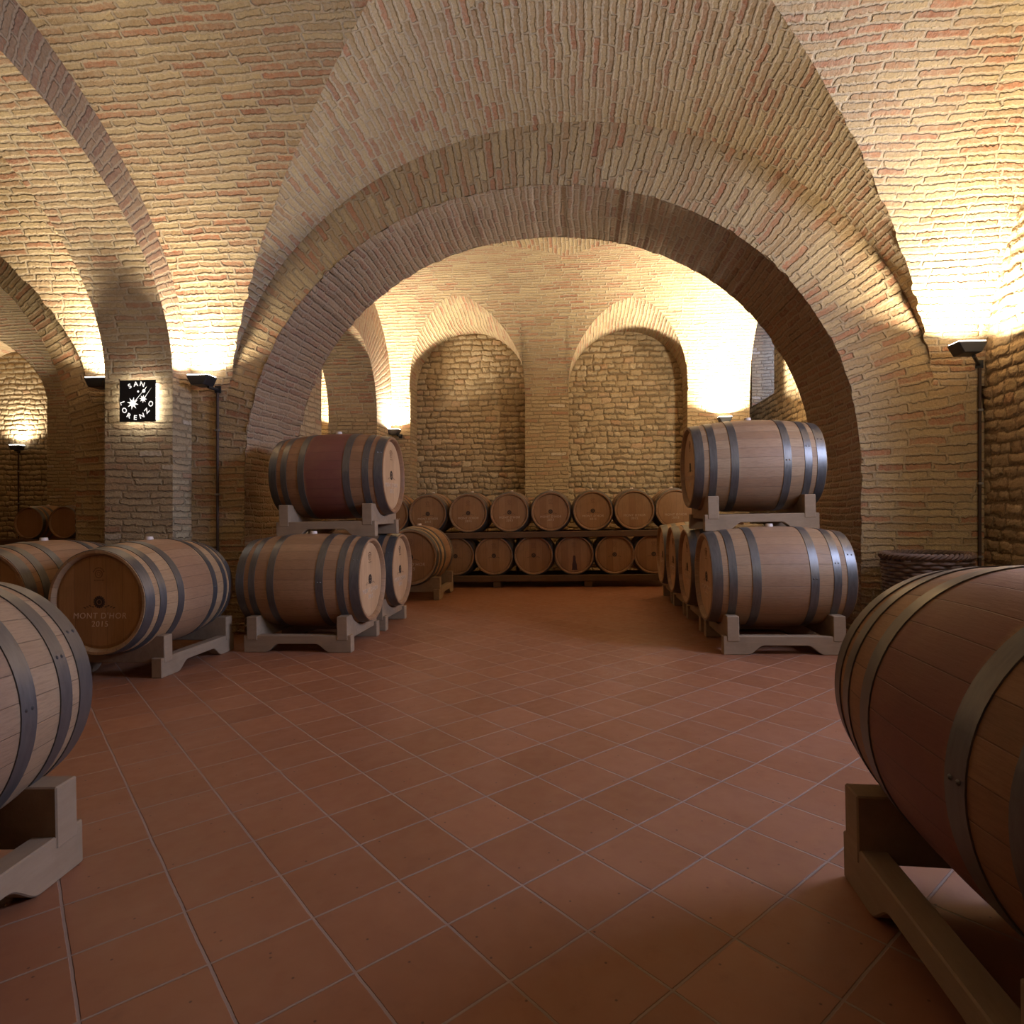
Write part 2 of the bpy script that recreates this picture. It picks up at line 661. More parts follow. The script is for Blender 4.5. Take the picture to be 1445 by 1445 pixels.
rw_patch(-6.6, W1[0], -0.4, 4.6, 0)
rw_patch(W1[0], W1[1], -0.4, W1[2], 0)
rw_patch(W1[0], W1[1], W1[3], 4.6, 0)
rw_patch(W1[1], W2[0], -0.4, 4.6, 0)
rw_patch(W2[0], W2[1], -0.4, W2[2], 0)
rw_patch(W2[0], W2[1], W2[3], 4.6, 0)
rw_patch(W2[1], 7.0, -0.4, 4.6, 0)
for (w0, w1, z0, z1) in (W1, W2):
    D = 0.75
    rw.rect((UR, w1, z0), (D, 0, 0), (0, 0, z1 - z0), 1, (0, z0))
    rw.rect((UR + D, w0, z0), (-D, 0, 0), (0, 0, z1 - z0), 1, (2, z0))
    rw.rect((UR, w0, z0), (D, 0, 0), (0, w1 - w0, 0), 1, (4, 0))
    rw.rect((UR, w0, z1), (D, 0, 0), (0, w1 - w0, 0), 1, (6, 0))
struct(rw.build('wall_right', [M_RUBBLE2, M_PIER]))
ew = MB()
ew.rect((2.7, 7.0, -0.4), (1.5, 0, 0), (0, 0, 4.9), 0)
struct(ew.build('wall_far_end', M_PIER))
lw = MB()
lw.rect((-10.2, -6.6, -0.4), (0, 11.4, 0), (0, 0, 5), 0)
struct(lw.build('wall_left', M_RUBBLE))
fw = MB()
fw.rect((-10.2, -6.6, -0.4), (13.7, 0, 0), (0, 0, 5), 0)
struct(fw.build('wall_front', M_PIER))
cf = MB()
cf.rect((-10.2, -6.6, 4.2), (13.7, 0, 0), (0, 1.7, 0), 0)
struct(cf.build('ceiling_front', M_VAULT))


# ------------------------------------------------------------------ floor
def floor_material():
    n = N('terracotta_tiles')
    uv = n.uv()
    w = n.vmath('SUBTRACT', n.noise(uv, 1.3, 2, out=1), (0.5, 0.5, 0.5))
    p = n.vmath('ADD', uv, n.vmath('SCALE', w, scale=0.022))
    x, y, _ = n.sep(p)
    fx, fy = n.math('FRACT', x), n.math('FRACT', y)
    dx = n.math('MINIMUM', fx, n.math('SUBTRACT', 1, fx))
    dy = n.math('MINIMUM', fy, n.math('SUBTRACT', 1, fy))
    d = n.math('MINIMUM', dx, dy)
    d = n.math('ADD', d, n.math('MULTIPLY_ADD', n.noise(uv, 30, 2), 0.008, -0.004))
    grout = n.smooth(d, 0.010, 0.018, 1, 0)
    idv = n.comb(n.math('FLOOR', x), n.math('FLOOR', y), 2.0)
    v = n.white(idv)
    c = n.ramp(v, [(0, (0.215, 0.083, 0.038)), (0.35, (0.25, 0.099, 0.046)), (0.7, (0.235, 0.094, 0.046)), (1, (0.28, 0.116, 0.058))])
    c = n.mix(n.smooth(n.noise(uv, 0.55, 4, 0.6), 0.4, 0.75, 0, 0.45), c, (0.30, 0.14, 0.082))
    c = n.mix(n.smooth(n.noise(uv, 3.0, 5, 0.7), 0.5, 0.85, 0, 0.5), c, (0.16, 0.055, 0.028))
    # pale lime marks near the stacked barrels
    mk = n.smooth(n.noise(uv, 6.0, 5, 0.75), 0.56, 0.72)
    dist = n.vmath('SUBTRACT', uv, (7.2, -6.5, 0))
    ln = n.new('ShaderNodeVectorMath', operation='LENGTH')
    n.lk(dist, ln.inputs[0])
    near = n.smooth(ln.outputs['Value'], 0.5, 2.9, 0.6, 0)
    c = n.mix(n.math('MULTIPLY', mk, near), c, (0.46, 0.36, 0.30))
    # small dark spots
    sp = n.new('ShaderNodeTexVoronoi', feature='F1', voronoi_dimensions='2D')
    n.lk(uv, sp.inputs['Vector'])
    sp.inputs['Scale'].default_value = 1.7
    c = n.mix(n.smooth(sp.outputs['Distance'], 0.012, 0.03, 0.75, 0), c, (0.05, 0.018, 0.012))
    c = n.mix(n.math('MULTIPLY', grout, 0.8), c, (0.27, 0.205, 0.165))
    hh = n.math('SUBTRACT', n.math('MULTIPLY', n.noise(uv, 2.2, 3), 0.25), n.math('MULTIPLY', grout, 0.5))
    n.bump(hh, 0.008, 0.7)
    r = n.math('MULTIPLY_ADD', n.noise(uv, 4, 4), 0.3, 0.36)
    r = n.math('ADD', r, n.math('MULTIPLY', grout, 0.25))
    return n.done(c, r, spec=0.4)


TS = 1 / 4.1756
TH0, TX0, TZ0 = 0.6864, 1.4497, 6.7672
fl = MB()
pts, uvs = [], []
for (u, w) in ((-11, -7), (5, -7), (5, 8), (-11, 8)):
    X = (u - CU) * cos(YAW) + (w - CW) * sin(YAW)
    Z = -(u - CU) * sin(YAW) + (w - CW) * cos(YAW)
    X, Z = X / TS - TX0, Z / TS - TZ0
    uvs.append((X * cos(TH0) + Z * sin(TH0), X * sin(TH0) - Z * cos(TH0)))
    pts.append((u, w, 0))
fl.quad(pts, uvs)
fo = struct(fl.build('floor', floor_material()))
fo.matrix_world = TILT


# ------------------------------------------------------------------ things
def thing(name, label, cat, M, group=None):
    o = bpy.data.objects.new(name, None)
    COL.objects.link(o)
    o.empty_display_size = 0.1
    o.matrix_world = M
    o['label'], o['category'] = label, cat
    if group:
        o['group'] = group
    return o


def place(u, w, z=0.0, yaw=0.0, scale=1.0, pitch=0.0):
    return TILT @ Matrix.Translation((u, w, z)) @ Matrix.Rotation(yaw, 4, 'Z') @ Matrix.Rotation(pitch, 4, 'X') @ Matrix.Scale(scale, 4)


def oak(name, c1, c2, wine=0.0, rough=0.55):
    n = N(name)
    ob = n.obj()
    x, y, z = n.sep(ob)
    ang = n.math('ARCTAN2', y, z)
    st = n.math('MULTIPLY', n.math('ADD', ang, 3.15), 30 / (2 * pi))
    rnd = n.rnd()
    idx = n.math('FLOOR', st)
    v = n.white(n.comb(idx, n.math('MULTIPLY', rnd, 97.0), 1.0))
    fr = n.math('FRACT', st)
    e = n.math('MINIMUM', fr, n.math('SUBTRACT', 1, fr))
    seam = n.smooth(e, 0.008, 0.026, 1, 0)
    c = n.mix(v, c1, c2)
    gp = n.comb(n.math('MULTIPLY', x, 3.0), n.math('MULTIPLY', st, 1.6), n.math('MULTIPLY', rnd, 31))
    g = n.noise(gp, 6.0, 5, 0.65)
    c = n.mix(n.smooth(g, 0.4, 0.75, 0, 0.5), c, (c1[0] * 0.5, c1[1] * 0.45, c1[2] * 0.42))
    big = n.noise(ob, 4.0, 4, 0.6)
    c = n.mix(n.smooth(big, 0.45, 0.8, 0, 0.5), c, (c1[0] * 0.6, c1[1] * 0.55, c1[2] * 0.5))
    if wine:
        wob = n.math('MULTIPLY_ADD', n.noise(ob, 9, 3), 0.07, -0.035)
        ax = n.math('ADD', n.math('ABSOLUTE', x), wob)
        band = n.smooth(ax, 0.14, 0.175, 1, 0)
        band = n.math('MULTIPLY', band, n.smooth(n.noise(ob, 5.0, 4, 0.7), 0.2, 0.6, wine * 0.7, wine))
        c = n.mix(band, c, (0.165, 0.055, 0.042))
    c = n.mix(n.math('MULTIPLY', seam, 0.42), c, (0.06, 0.03, 0.018))
    n.bump(n.math('SUBTRACT', n.math('MULTIPLY', g, 0.5), seam), 0.003, 0.6)
    return n.done(c, rough, spec=0.35)


M_OAK = oak('oak_staves', (0.34, 0.20, 0.105), (0.25, 0.135, 0.068))
M_OAKPALE = oak('pale_oak_staves', (0.40, 0.26, 0.14), (0.33, 0.20, 0.10), wine=0.35)
M_OAKWINE = oak('wine_stained_staves', (0.30, 0.16, 0.078), (0.225, 0.112, 0.053), wine=0.95)
M_OAKGREY = oak('greyed_oak_staves', (0.335, 0.222, 0.13), (0.275, 0.17, 0.095), wine=0.2)


def head_mat(name, c1, c2, rough=0.5):
    n = N(name)
    ob = n.obj()
    x, y, z = n.sep(ob)
    rnd = n.rnd()
    st = n.math('ADD', n.math('MULTIPLY', y, 9.5), n.math('MULTIPLY', rnd, 3.0))
    v = n.white(n.comb(n.math('FLOOR', st), n.math('MULTIPLY', rnd, 57), 3.0))
    fr = n.math('FRACT', st)
    e = n.math('MINIMUM', fr, n.math('SUBTRACT', 1, fr))
    seam = n.smooth(e, 0.006, 0.02, 1, 0)
    c = n.mix(v, c1, c2)
    gp = n.comb(n.math('MULTIPLY', y, 30.0), n.math('MULTIPLY', z, 2.0), n.math('MULTIPLY', rnd, 31))
    g = n.noise(gp, 3.0, 5, 0.65)
    c = n.mix(n.smooth(g, 0.4, 0.75, 0, 0.4), c, (c1[0] * 0.55, c1[1] * 0.5, c1[2] * 0.45))
    big = n.noise(ob, 5.0, 4, 0.6)
    c = n.mix(n.smooth(big, 0.45, 0.8, 0, 0.4), c, (c1[0] * 0.6, c1[1] * 0.55, c1[2] * 0.5))
    c = n.mix(n.math('MULTIPLY', seam, 0.5), c, (0.06, 0.03, 0.018))
    n.bump(n.math('SUBTRACT', n.math('MULTIPLY', g, 0.4), seam), 0.002, 0.5)
    return n.done(c, rough, spec=0.35)


M_HEAD = head_mat('oak_head', (0.35, 0.195, 0.09), (0.27, 0.138, 0.06))
M_HEADPALE = head_mat('pale_oak_head', (0.52, 0.34, 0.19), (0.44, 0.27, 0.14))


def hoop_mat():
    n = N('galvanised_hoop')
    ob = n.obj()
    x, y, z = n.sep(ob)
    p = n.comb(n.math('MULTIPLY', x, 60), n.math('MULTIPLY', y, 9), n.math('MULTIPLY', z, 9))
    g = n.noise(p, 1.5, 5, 0.7)
    c = n.mix(g, (0.085, 0.083, 0.085), (0.21, 0.205, 0.20))
    c = n.mix(n.smooth(n.noise(ob, 14, 4, 0.7), 0.58, 0.8, 0, 0.5), c, (0.12, 0.08, 0.06))
    r = n.math('MULTIPLY_ADD', g, 0.25, 0.32)
    return n.done(c, r, 0.75)


M_HOOP = hoop_mat()
M_BUNG = flat('silicone_bung', (0.62, 0.52, 0.44), 0.5)
M_INK = flat('burnt_mark', (0.035, 0.02, 0.014), 0.7)
M_BRAND = flat('faint_burnt_crest', (0.15, 0.07, 0.035), 0.7)
M_CHALK = flat('chalk', (0.55, 0.43, 0.31), 0.9)
M_STAIN = flat('spilled_wine_stain', (0.045, 0.015, 0.012), 0.6)

BL, BR, BRE = 0.475, 0.36, 0.316      # half length, belly radius, end radius


def brad(x):
    return BR - (BR - BRE) * (x / BL) ** 2


def revolve(mb, prof, seg=72, mi=0, smooth=True):
    """prof: list of (x, r); turned about the x axis"""
    P, UV = [], []
    for (x, r) in prof:
        P.append([(x, r * sin(2 * pi * k / seg), r * cos(2 * pi * k / seg)) for k in range(seg + 1)])
        UV.append([(2 * pi * k / seg * 0.35, x) for k in range(seg + 1)])
    mb.grid(P, UV, mi, smooth)


def weld(o, sharp=None):
    bm = bmesh.new()
    bm.from_mesh(o.data)
    bmesh.ops.remove_doubles(bm, verts=bm.verts, dist=1e-5)
    bmesh.ops.recalc_face_normals(bm, faces=bm.faces)
    if sharp:
        for e in bm.edges:
            if len(e.link_faces) == 2 and e.calc_face_angle(0) > sharp:
                e.smooth = False
    bm.to_mesh(o.data)
    bm.free()
    return o


def mesh_of(name, mb, mats, sharp=0.6):
    o = weld(mb.build(name, mats), sharp)
    me = o.data
    bpy.data.objects.remove(o)
    return me


def staves_mesh(mat):
    m = MB()
    pr = [(-BL + 0.045, BRE - 0.034), (-BL + 0.012, BRE - 0.026), (-BL, BRE - 0.016), (-BL, BRE)]
    pr += [(x, brad(x)) for x in lin(-BL, BL, 25)][1:-1]
    pr += [(BL, BRE), (BL, BRE - 0.016), (BL - 0.012, BRE - 0.026), (BL - 0.045, BRE - 0.034)]
    revolve(m, pr)
    return mesh_of('staves', m, mat)


def head_mesh(mat):
    m = MB()
    x = BL - 0.032
    r = BRE - 0.029
    seg = 72
    ring = [(x, r * sin(2 * pi * k / seg), r * cos(2 * pi * k / seg)) for k in range(seg)]
    ring2 = [(x + 0.006, (r - 0.02) * sin(2 * pi * k / seg), (r - 0.02) * cos(2 * pi * k / seg)) for k in range(seg)]
    back = [(x - 0.02, r * sin(2 * pi * k / seg), r * cos(2 * pi * k / seg)) for k in range(seg)]
    for k in range(seg):
        q = (k + 1) % seg
        m.quad([ring[k], ring[q], ring2[q], ring2[k]], [(0, 0)] * 4)
        m.quad([back[k], back[q], ring[q], ring[k]], [(0, 0)] * 4)
    m.quad(ring2, [(0, 0)] * seg)
    m.quad(back, [(0, 0)] * seg)
    return mesh_of('head', m, mat)


def hoop_mesh(xc, wd):
    m = MB()
    a, b = xc - wd / 2, xc + wd / 2
    t = 0.0035
    pr = [(a, brad(a) - 0.004), (a, brad(a) + t)] + [(x, brad(x) + t) for x in lin(a, b, 4)][1:-1] + [(b, brad(b) + t), (b, brad(b) - 0.004)]
    revolve(m, pr)
    # two rivets where the band overlaps
    ca = -1.9 + xc * 2
    for dx in (-0.2, 0.2):
        x = xc + dx * wd
        r = brad(x) + t
        y0, z0 = r * sin(ca), r * cos(ca)
        ny, nz = sin(ca), cos(ca)
        ty, tz = cos(ca), -sin(ca)
        rr = 0.006
        ring = [(x + rr * cos(k * pi / 4), y0 + ty * rr * sin(k * pi / 4), z0 + tz * rr * sin(k * pi / 4)) for k in range(8)]
        top = [(p[0] * 0.4 + x * 0.6, p[1] * 0.4 + y0 * 0.6 + ny * 0.004, p[2] * 0.4 + z0 * 0.6 + nz * 0.004) for p in ring]
        for k in range(8):
            q = (k + 1) % 8
            m.quad([ring[k], ring[q], top[q], top[k]], [(0, 0)] * 4)
        m.quad(top, [(0, 0)] * 8)
    return mesh_of('hoop', m, M_HOOP)


def disc_ring(m, r0, r1, cy, cz, x, seg=24, th=0.0015):
    for k in range(seg):
        a, b = 2 * pi * k / seg, 2 * pi * (k + 1) / seg
        p = [(r0, a), (r1, a), (r1, b), (r0, b)]
        fr = [(x + th, cy + r * sin(t), cz + r * cos(t)) for r, t in p]
        m.quad(fr, [(0, 0)] * 4)
        m.quad([(x + th, cy + r1 * sin(a), cz + r1 * cos(a)), (x, cy + r1 * sin(a), cz + r1 * cos(a)), (x, cy + r1 * sin(b), cz + r1 * cos(b)), (x + th, cy + r1 * sin(b), cz + r1 * cos(b))], [(0, 0)] * 4)


HX = BL - 0.026


def emblem_mesh():
    """the round burnt seal at the centre with its ribbon"""
    m = MB()
    disc_ring(m, 0.0, 0.013, 0, 0, HX)
    disc_ring(m, 0.017, 0.030, 0, 0, HX)
    for k in range(16):
        a = 2 * pi * k / 16
        disc_ring(m, 0, 0.0055, 0.033 * sin(a), 0.033 * cos(a), HX, 8)
    for sg in (-1, 1):
        for k in range(4):
            y0, y1 = sg * (0.035 + k * 0.018), sg * (0.049 + k * 0.018)
            z0 = -0.034 + 0.006 * sin(k * 1.6)
            x = HX + 0.0015
            m.quad([(x, y0, z0), (x, y1, z0 + 0.004), (x, y1, z0 + 0.009), (x, y0, z0 + 0.006)], [(0, 0)] * 4)
    return mesh_of('burnt_seal', m, M_INK)


def crest_mesh():
    m = MB()
    disc_ring(m, 0.020, 0.025, 0, 0.17, HX)
    disc_ring(m, 0.009, 0.012, 0, 0.172, HX)
    for k in range(9):
        a = -1.2 + 2.4 * k / 8
        disc_ring(m, 0, 0.004, 0.036 * sin(a), 0.172 + 0.036 * cos(a), HX, 8)
    for k in range(7):
        y = -0.03 + k * 0.01
        x = HX + 0.0015
        m.quad([(x, y, 0.128), (x, y + 0.006, 0.128), (x, y + 0.006, 0.136), (x, y, 0.136)], [(0, 0)] * 4)
    return mesh_of('burnt_crest', m, M_BRAND)


def text_mesh(name, lines, size, mat, depth=0.001, slant=0.0, spacing=1.0, bold=0.0):
    """returns a mesh lying in the local YZ plane at x=0, centred"""
    cu = bpy.data.curves.new(name, 'FONT')
    cu.body = '\n'.join(lines)
    cu.align_x = 'CENTER'
    cu.size = size
    cu.extrude = depth
    cu.offset = bold
    cu.shear = slant
    cu.space_character = spacing
    o = bpy.data.objects.new(name, cu)
    COL.objects.link(o)
    dg = bpy.context.evaluated_depsgraph_get()
    me = bpy.data.meshes.new_from_object(o.evaluated_get(dg))
    bpy.data.objects.remove(o)
    for v in me.vertices:
        x, y, z = v.co
        v.co = (z, x, y)
    me.materials.clear()
    me.materials.append(mat)
    return me


ME = {
    'plain': staves_mesh(M_OAK), 'pale': staves_mesh(M_OAKPALE), 'wine': staves_mesh(M_OAKWINE), 'grey': staves_mesh(M_OAKGREY),
    'head': head_mesh(M_HEAD), 'headpale': head_mesh(M_HEADPALE),
    'h1': hoop_mesh(0.437, 0.066), 'h2': hoop_mesh(0.338, 0.052), 'h3': hoop_mesh(0.187, 0.055),
    'seal': emblem_mesh(), 'crest': crest_mesh(),
    'chalk': text_mesh('chalk_writing', ["MONT D'HOR", '2015'], 0.05, M_CHALK, 0.0006, 0.1, 1.15),
}
bm_ = MB()
revolve(bm_, [(-0.016, 0.028), (0.0, 0.028), (0.02, 0.024), (0.02, 0.0001)], 20)
ME['bung'] = mesh_of('bung', bm_, M_BUNG)
# a dribble of wine below the seal
st_ = MB()
for k in range(14):
    z0, z1 = -0.01 - k * 0.017, -0.01 - (k + 1) * 0.017
    w0, w1 = [0.012 + 0.003 * sin(j * 0.9) + j * 0.0022 for j in (k, k + 1)]
    x = HX + 0.0008
    st_.quad([(x, -w0, z0), (x, w0 * 1.2, z0), (x, w1 * 1.2, z1), (x, -w1, z1)], [(0, 0)] * 4)
ME['dribble'] = mesh_of('wine_dribble', st_, M_STAIN)


def child(name, me, parent, loc=(0, 0, 0), rot=(0, 0, 0)):
    o = bpy.data.objects.new(name, me)
    COL.objects.link(o)
    o.parent = parent
    o.location = loc
    o.rotation_euler = rot
    return o


def barrel(label, M, staves='plain', head='head', group=None, marks=('seal', 'crest', 'chalk'), roll=0.0, name='wine_barrel', bung=True):
    t = thing(name, label, 'barrel', M, group)
    child('staves', ME[staves], t)
    for k in range(2):
        h = child('head', ME[head], t, rot=(0, 0, pi * k))
        if k == 0:
            if 'seal' in marks:
                child('burnt_seal', ME['seal'], h)
            if 'crest' in marks:
                child('burnt_crest', ME['crest'], h)
            if 'chalk' in marks:
                child('chalk_writing', ME['chalk'], h, (HX + 0.0012, 0, -0.10))
            if 'dribble' in marks:
                child('wine_dribble', ME['dribble'], h)
    for k in range(2):
        for hn in ('h1', 'h2', 'h3'):
            child('hoop', ME[hn], t, rot=(0, 0, pi * k))
    if bung:
        b = child('bung', ME['bung'], t, (0, 0, BR), (0, -pi / 2, 0))
        b['label'] = 'pale bung in the top of the barrel'
    return t


# ---- wooden cradle rack
def wood(name, c1, c2, scale=1.0):
    n = N(name)
    ob = n.obj()
    x, y, z = n.sep(ob)
    rnd = n.rnd()
    p = n.comb(n.math('MULTIPLY', x, 2.5), n.math('MULTIPLY', y, 14), n.math('MULTIPLY_ADD', z, 14, n.math('MULTIPLY', rnd, 50)))
    g = n.noise(p, 2.2 * scale, 5, 0.65)
    c = n.mix(g, c1, c2)
    c = n.mix(n.smooth(n.noise(ob, 6, 4, 0.6), 0.45, 0.75, 0, 0.5), c, (c1[0] * 0.6, c1[1] * 0.55, c1[2] * 0.5))
    n.bump(g, 0.003, 0.5)
    return n.done(c, 0.75, spec=0.25)


M_RACK = wood('weathered_rack_wood', (0.33, 0.235, 0.15), (0.21, 0.14, 0.085))
M_RACKDARK = wood('dark_rack_timber', (0.15, 0.085, 0.045), (0.09, 0.05, 0.028))


def extrude_poly(mb, poly, axis, a0, a1):
    """poly in (p, q); extruded along axis 'x' or 'y'"""
    def pt(p, q, a):
        return (p, a, q) if axis == 'y' else (a, p, q)
    n = len(poly)
    mb.quad([pt(p, q, a0) for p, q in poly], [(p, q) for p, q in poly])
    mb.quad([pt(p, q, a1) for p, q in reversed(poly)], [(p, q) for p, q in reversed(poly)])
    for k in range(n):
        (p, q), (r, s) = poly[k], poly[(k + 1) % n]
        mb.quad([pt(p, q, a0), pt(p, q, a1), pt(r, s, a1), pt(r, s, a0)], [(0, 0)] * 4)


def bevel(o, w=0.004):
    bm = bmesh.new()
    bm.from_mesh(o.data)
    bmesh.ops.remove_doubles(bm, verts=bm.verts, dist=1e-5)
    bmesh.ops.recalc_face_normals(bm, faces=bm.faces)
    ed = [e for e in bm.edges if len(e.link_faces) == 2 and e.calc_face_angle(0) > 0.5]
    bmesh.ops.bevel(bm, geom=ed, offset=w, segments=1, affect='EDGES', profile=0.5)
    bm.to_mesh(o.data)
    bm.free()
    return o


def runner_mesh():
    m = MB()
    hl, ht = 0.41, 0.125
    poly = [(-hl, ht), (-hl, 0.0), (-hl + 0.16, 0.0)]
    for k in range(1, 9):
        t = k / 8
        poly.append((-hl + 0.16 + 0.11 * t, 0.062 * (0.5 - 0.5 * cos(pi * t)) if True else 0))
    for k in range(8, 0, -1):
        t = k / 8
        poly.append((hl - 0.16 - 0.11 * t, 0.062 * (0.5 - 0.5 * cos(pi * t))))
    poly += [(hl - 0.16, 0.0), (hl, 0.0), (hl, ht)]
    extrude_poly(m, poly, 'y', -0.035, 0.035)
    o = bevel(m.build('runner', M_RACK))
    me = o.data
    bpy.data.objects.remove(o)
    return me


def cradle_mesh():
    m = MB()
    hw = 0.33
    rc = brad(0.345) + 0.0005
    poly = [(-hw, 0.09), (hw, 0.09), (hw, 0.262), (0.232, 0.262)]
    a0 = math.asin(0.232 / rc)
    for k in range(1, 16):
        a = a0 * (1 - 2 * k / 16)
        poly.append((rc * sin(a), 0.5 - rc * cos(a) - 0.002))
    poly += [(-0.232, 0.262), (-hw, 0.262)]
    extrude_poly(m, poly, 'x', -0.04, 0.04)
    o = bevel(m.build('cradle', M_RACK))
    me = o.data
    bpy.data.objects.remove(o)
    return me


ME['runner'] = runner_mesh()
ME['cradle'] = cradle_mesh()


def rack(label, M, group=None):
    t = thing('barrel_rack', label, 'rack', M, group)
    for s in (-1, 1):
        child('runner', ME['runner'], t, (0, s * 0.292, 0))
    for s in (-1, 1):
        child('cradle', ME['cradle'], t, (s * 0.345, 0, 0))
    return t


def racked(u, w, z, yaw, blabel, rlabel, scale=1.0, off=(0, 0), **k):
    r = rack(rlabel, place(u, w, z, yaw, scale), 'wooden barrel racks')
    b = barrel(blabel, place(u + off[0], w + off[1], z + 0.5 * scale, yaw, scale), **k)
    return b, r


G1 = 'barrels racked by the arch'
# right-hand stack beneath the arch
RU = 1.30 + 0.41
RW = [-0.33, 0.462, 1.252, 2.01]
RN = ['nearest', 'second', 'third', 'farthest']
RS = ['grey', 'plain', 'plain', 'pale']
for i, w in enumerate(RW):
    racked(RU, w, 0, pi, '%s of the four floor-level barrels in the row on the right of the arch' % RN[i].capitalize() if i else
           'faded oak barrel with purple stains at floor level, under the upper barrel on the right',
           '%s of the four floor racks on the right of the arch' % RN[i],
           staves=RS[i], head='headpale', group=G1)
racked(RU - 0.03, 0.07, 0.828, pi, 'grey-brown oak barrel on top of the right-hand stack', 'wooden rack lying on the right-hand barrels, under the top barrel',
       staves='grey', head='headpale', group=G1)
# left-hand stack
LU = -1.325 - 0.41
racked(LU, -0.33, 0, 0, 'honey-coloured oak barrel at floor level in front of the left-hand stack', 'floor rack at the front of the left-hand stack', staves='plain', head='headpale', group=G1)
racked(LU, 0.49, 0, 0, 'oak barrel at floor level, second in the left-hand stack, partly hidden', 'second floor rack of the left-hand stack, mostly hidden', staves='plain', head='headpale', group=G1)
racked(LU + 0.06, 0.08, 0.828, 0, 'barrel with wine-red middle band on top of the left-hand stack', 'wooden rack lying on the left-hand barrels, under the wine-red barrel', staves='wine', head='headpale', group=G1)
# the one standing alone behind it
racked(-1.60, 2.42, 0, -pi / 2, 'pale barrel with red stained top, alone behind the left-hand stack', 'rack of the lone pale barrel behind the left-hand stack', staves='pale', group=G1)
# left side, heads towards the viewer
racked(-2.605, -0.97, 0, -pi / 2, off=(0.03, -0.10), blabel= 'barrel with MONT chalked on its head, on a rack below the lit sign', rlabel='rack under the barrel with chalked head below the lit sign', staves='pale', group=G1)
racked(-3.47, -0.95, 0, -pi / 2, 'barrel behind the chalked one, cut by the left edge of the photo', 'rack under the barrel at the left edge, behind the chalked one', staves='plain', group=G1)
racked(-5.0, 0.9, -0.05, -pi / 2, 'low barrel seen through the left opening, at the photo edge', 'rack of the low barrel seen through the left opening at the photo edge', staves='plain', group=G1, scale=0.92)
racked(-4.5, 2.0, -0.05, -pi / 2, 'low barrel seen through the left opening, beside the brick pier', 'rack of the low barrel through the left opening beside the brick pier', staves='plain', group=G1, scale=0.92)
# the two big ones next to the viewer
racked(-1.425, -3.76, 0, -pi / 2 + radians(5), 'big close barrel with bright steel hoops, cut by the left edge', 'rack under the big close barrel at the left edge', staves='grey', group=G1)
racked(1.335, -3.661, 0, -pi / 2 - radians(2), 'big close barrel with wine-red middle, cut by the right edge', 'rack under the big close barrel at the right edge', staves='wine', group=G1)


# ---- long two-tier rack along the back wall
def beam(name, parent, x0, x1, y0, y1, z0, z1):
    m = MB()
    m.box(x0, x1, y0, y1, z0, z1)
    o = bevel(m.build(name, M_RACKDARK, parent), 0.006)
    return o


BS = 0.8
def long_rack(label, u0, u1, w0, posts, feet):
    t = thing('two_tier_rack', label, 'rack', place((u0 + u1) / 2, w0), None)
    hl = (u1 - u0) / 2
    for z0, z1 in ((0.08, 0.16), (0.655, 0.735)):
        for y in (0.0, 0.56):
            beam('beam', t, -hl, hl, y, y + 0.08, z0, z1)
    for x in posts:
        for y in ((0.0, 0.56) if x in (posts[0], posts[-1]) else (0.56,)):
            beam('post', t, x - 0.018, x + 0.018, y + 0.081, y + 0.14, 0.0, 0.70)
    for x in feet:
        beam('foot', t, x - 0.05, x + 0.05, 0.01, 0.63, 0.0, 0.079)
    return t


def on_rack(px, zc, zfront=8.2):
    """x on the rack front of the barrel whose head stands at this column"""
    X = (px - 722.5) / 872
    # ray (sin, cos) meets y = 3.19
    dx = X * cos(YAW) - sin(YAW)
    dy = X * sin(YAW) + cos(YAW)
    t = (3.2 - CW) / dy
    return CU + dx * t


RK0, RK1 = -2.72, 2.02
long_rack('long dark two-tier timber rack along the back wall', RK0, RK1, 3.13, (-2.33, on_rack(723.5, 0.4) + 0.35, 2.3), (-2.2, on_rack(700, 0.4) + 0.35, on_rack(828, 0.4) + 0.35, 2.2))
long_rack('dark two-tier rack in the far bay beyond the left opening', -9.6, -6.6, 3.13, (-1.4, 1.4), (-1.4, 1.4))


UPX = [551, 604, 661, 719, 777, 836.5, 895, 953]
LPX = [642, 696, 752, 809, 866, 921]
ORD = ['first', 'second', 'third', 'fourth', 'fifth', 'sixth', 'seventh', 'eighth']
WC = 3.16 + BL * BS
for i, px in enumerate(UPX):
    u = on_rack(px, 1.0)
    mk = ('seal', 'crest', 'chalk') if i < 6 else ('chalk',)
    barrel('%s barrel from the left in the upper row of the back rack' % ORD[i].capitalize(), place(u, WC, 0.735 + 0.288 * 0.905, -pi / 2, BS),
           staves='plain', head='head', marks=mk, group='upper row on the back rack')
for i, px in enumerate(LPX):
    u = on_rack(px, 0.4)
    lab = '%s barrel from the left in the lower row of the back rack' % ORD[i].capitalize()
    mk = ('seal', 'crest')
    if i == 3:
        lab = 'barrel with a dark wine dribble down its head, lower row of the back rack'
        mk = ('crest', 'dribble')
    barrel(lab, place(u, WC, 0.16 + 0.288 * 0.905, -pi / 2, BS), staves='plain', marks=mk, group='lower row on the back rack', bung=True)
for px, nm in ((44, 'farther'), (93, 'nearer')):
    u = on_rack(px, 1.0)
    barrel('distant barrel in the far left bay, the one %s the brick pier' % ('away from' if nm == 'farther' else 'beside'), place(u, WC - 0.05, 0.735 + 0.262 * 0.9, -pi / 2, 0.72),
           staves='plain', marks=(), group='distant pair in the far left bay')


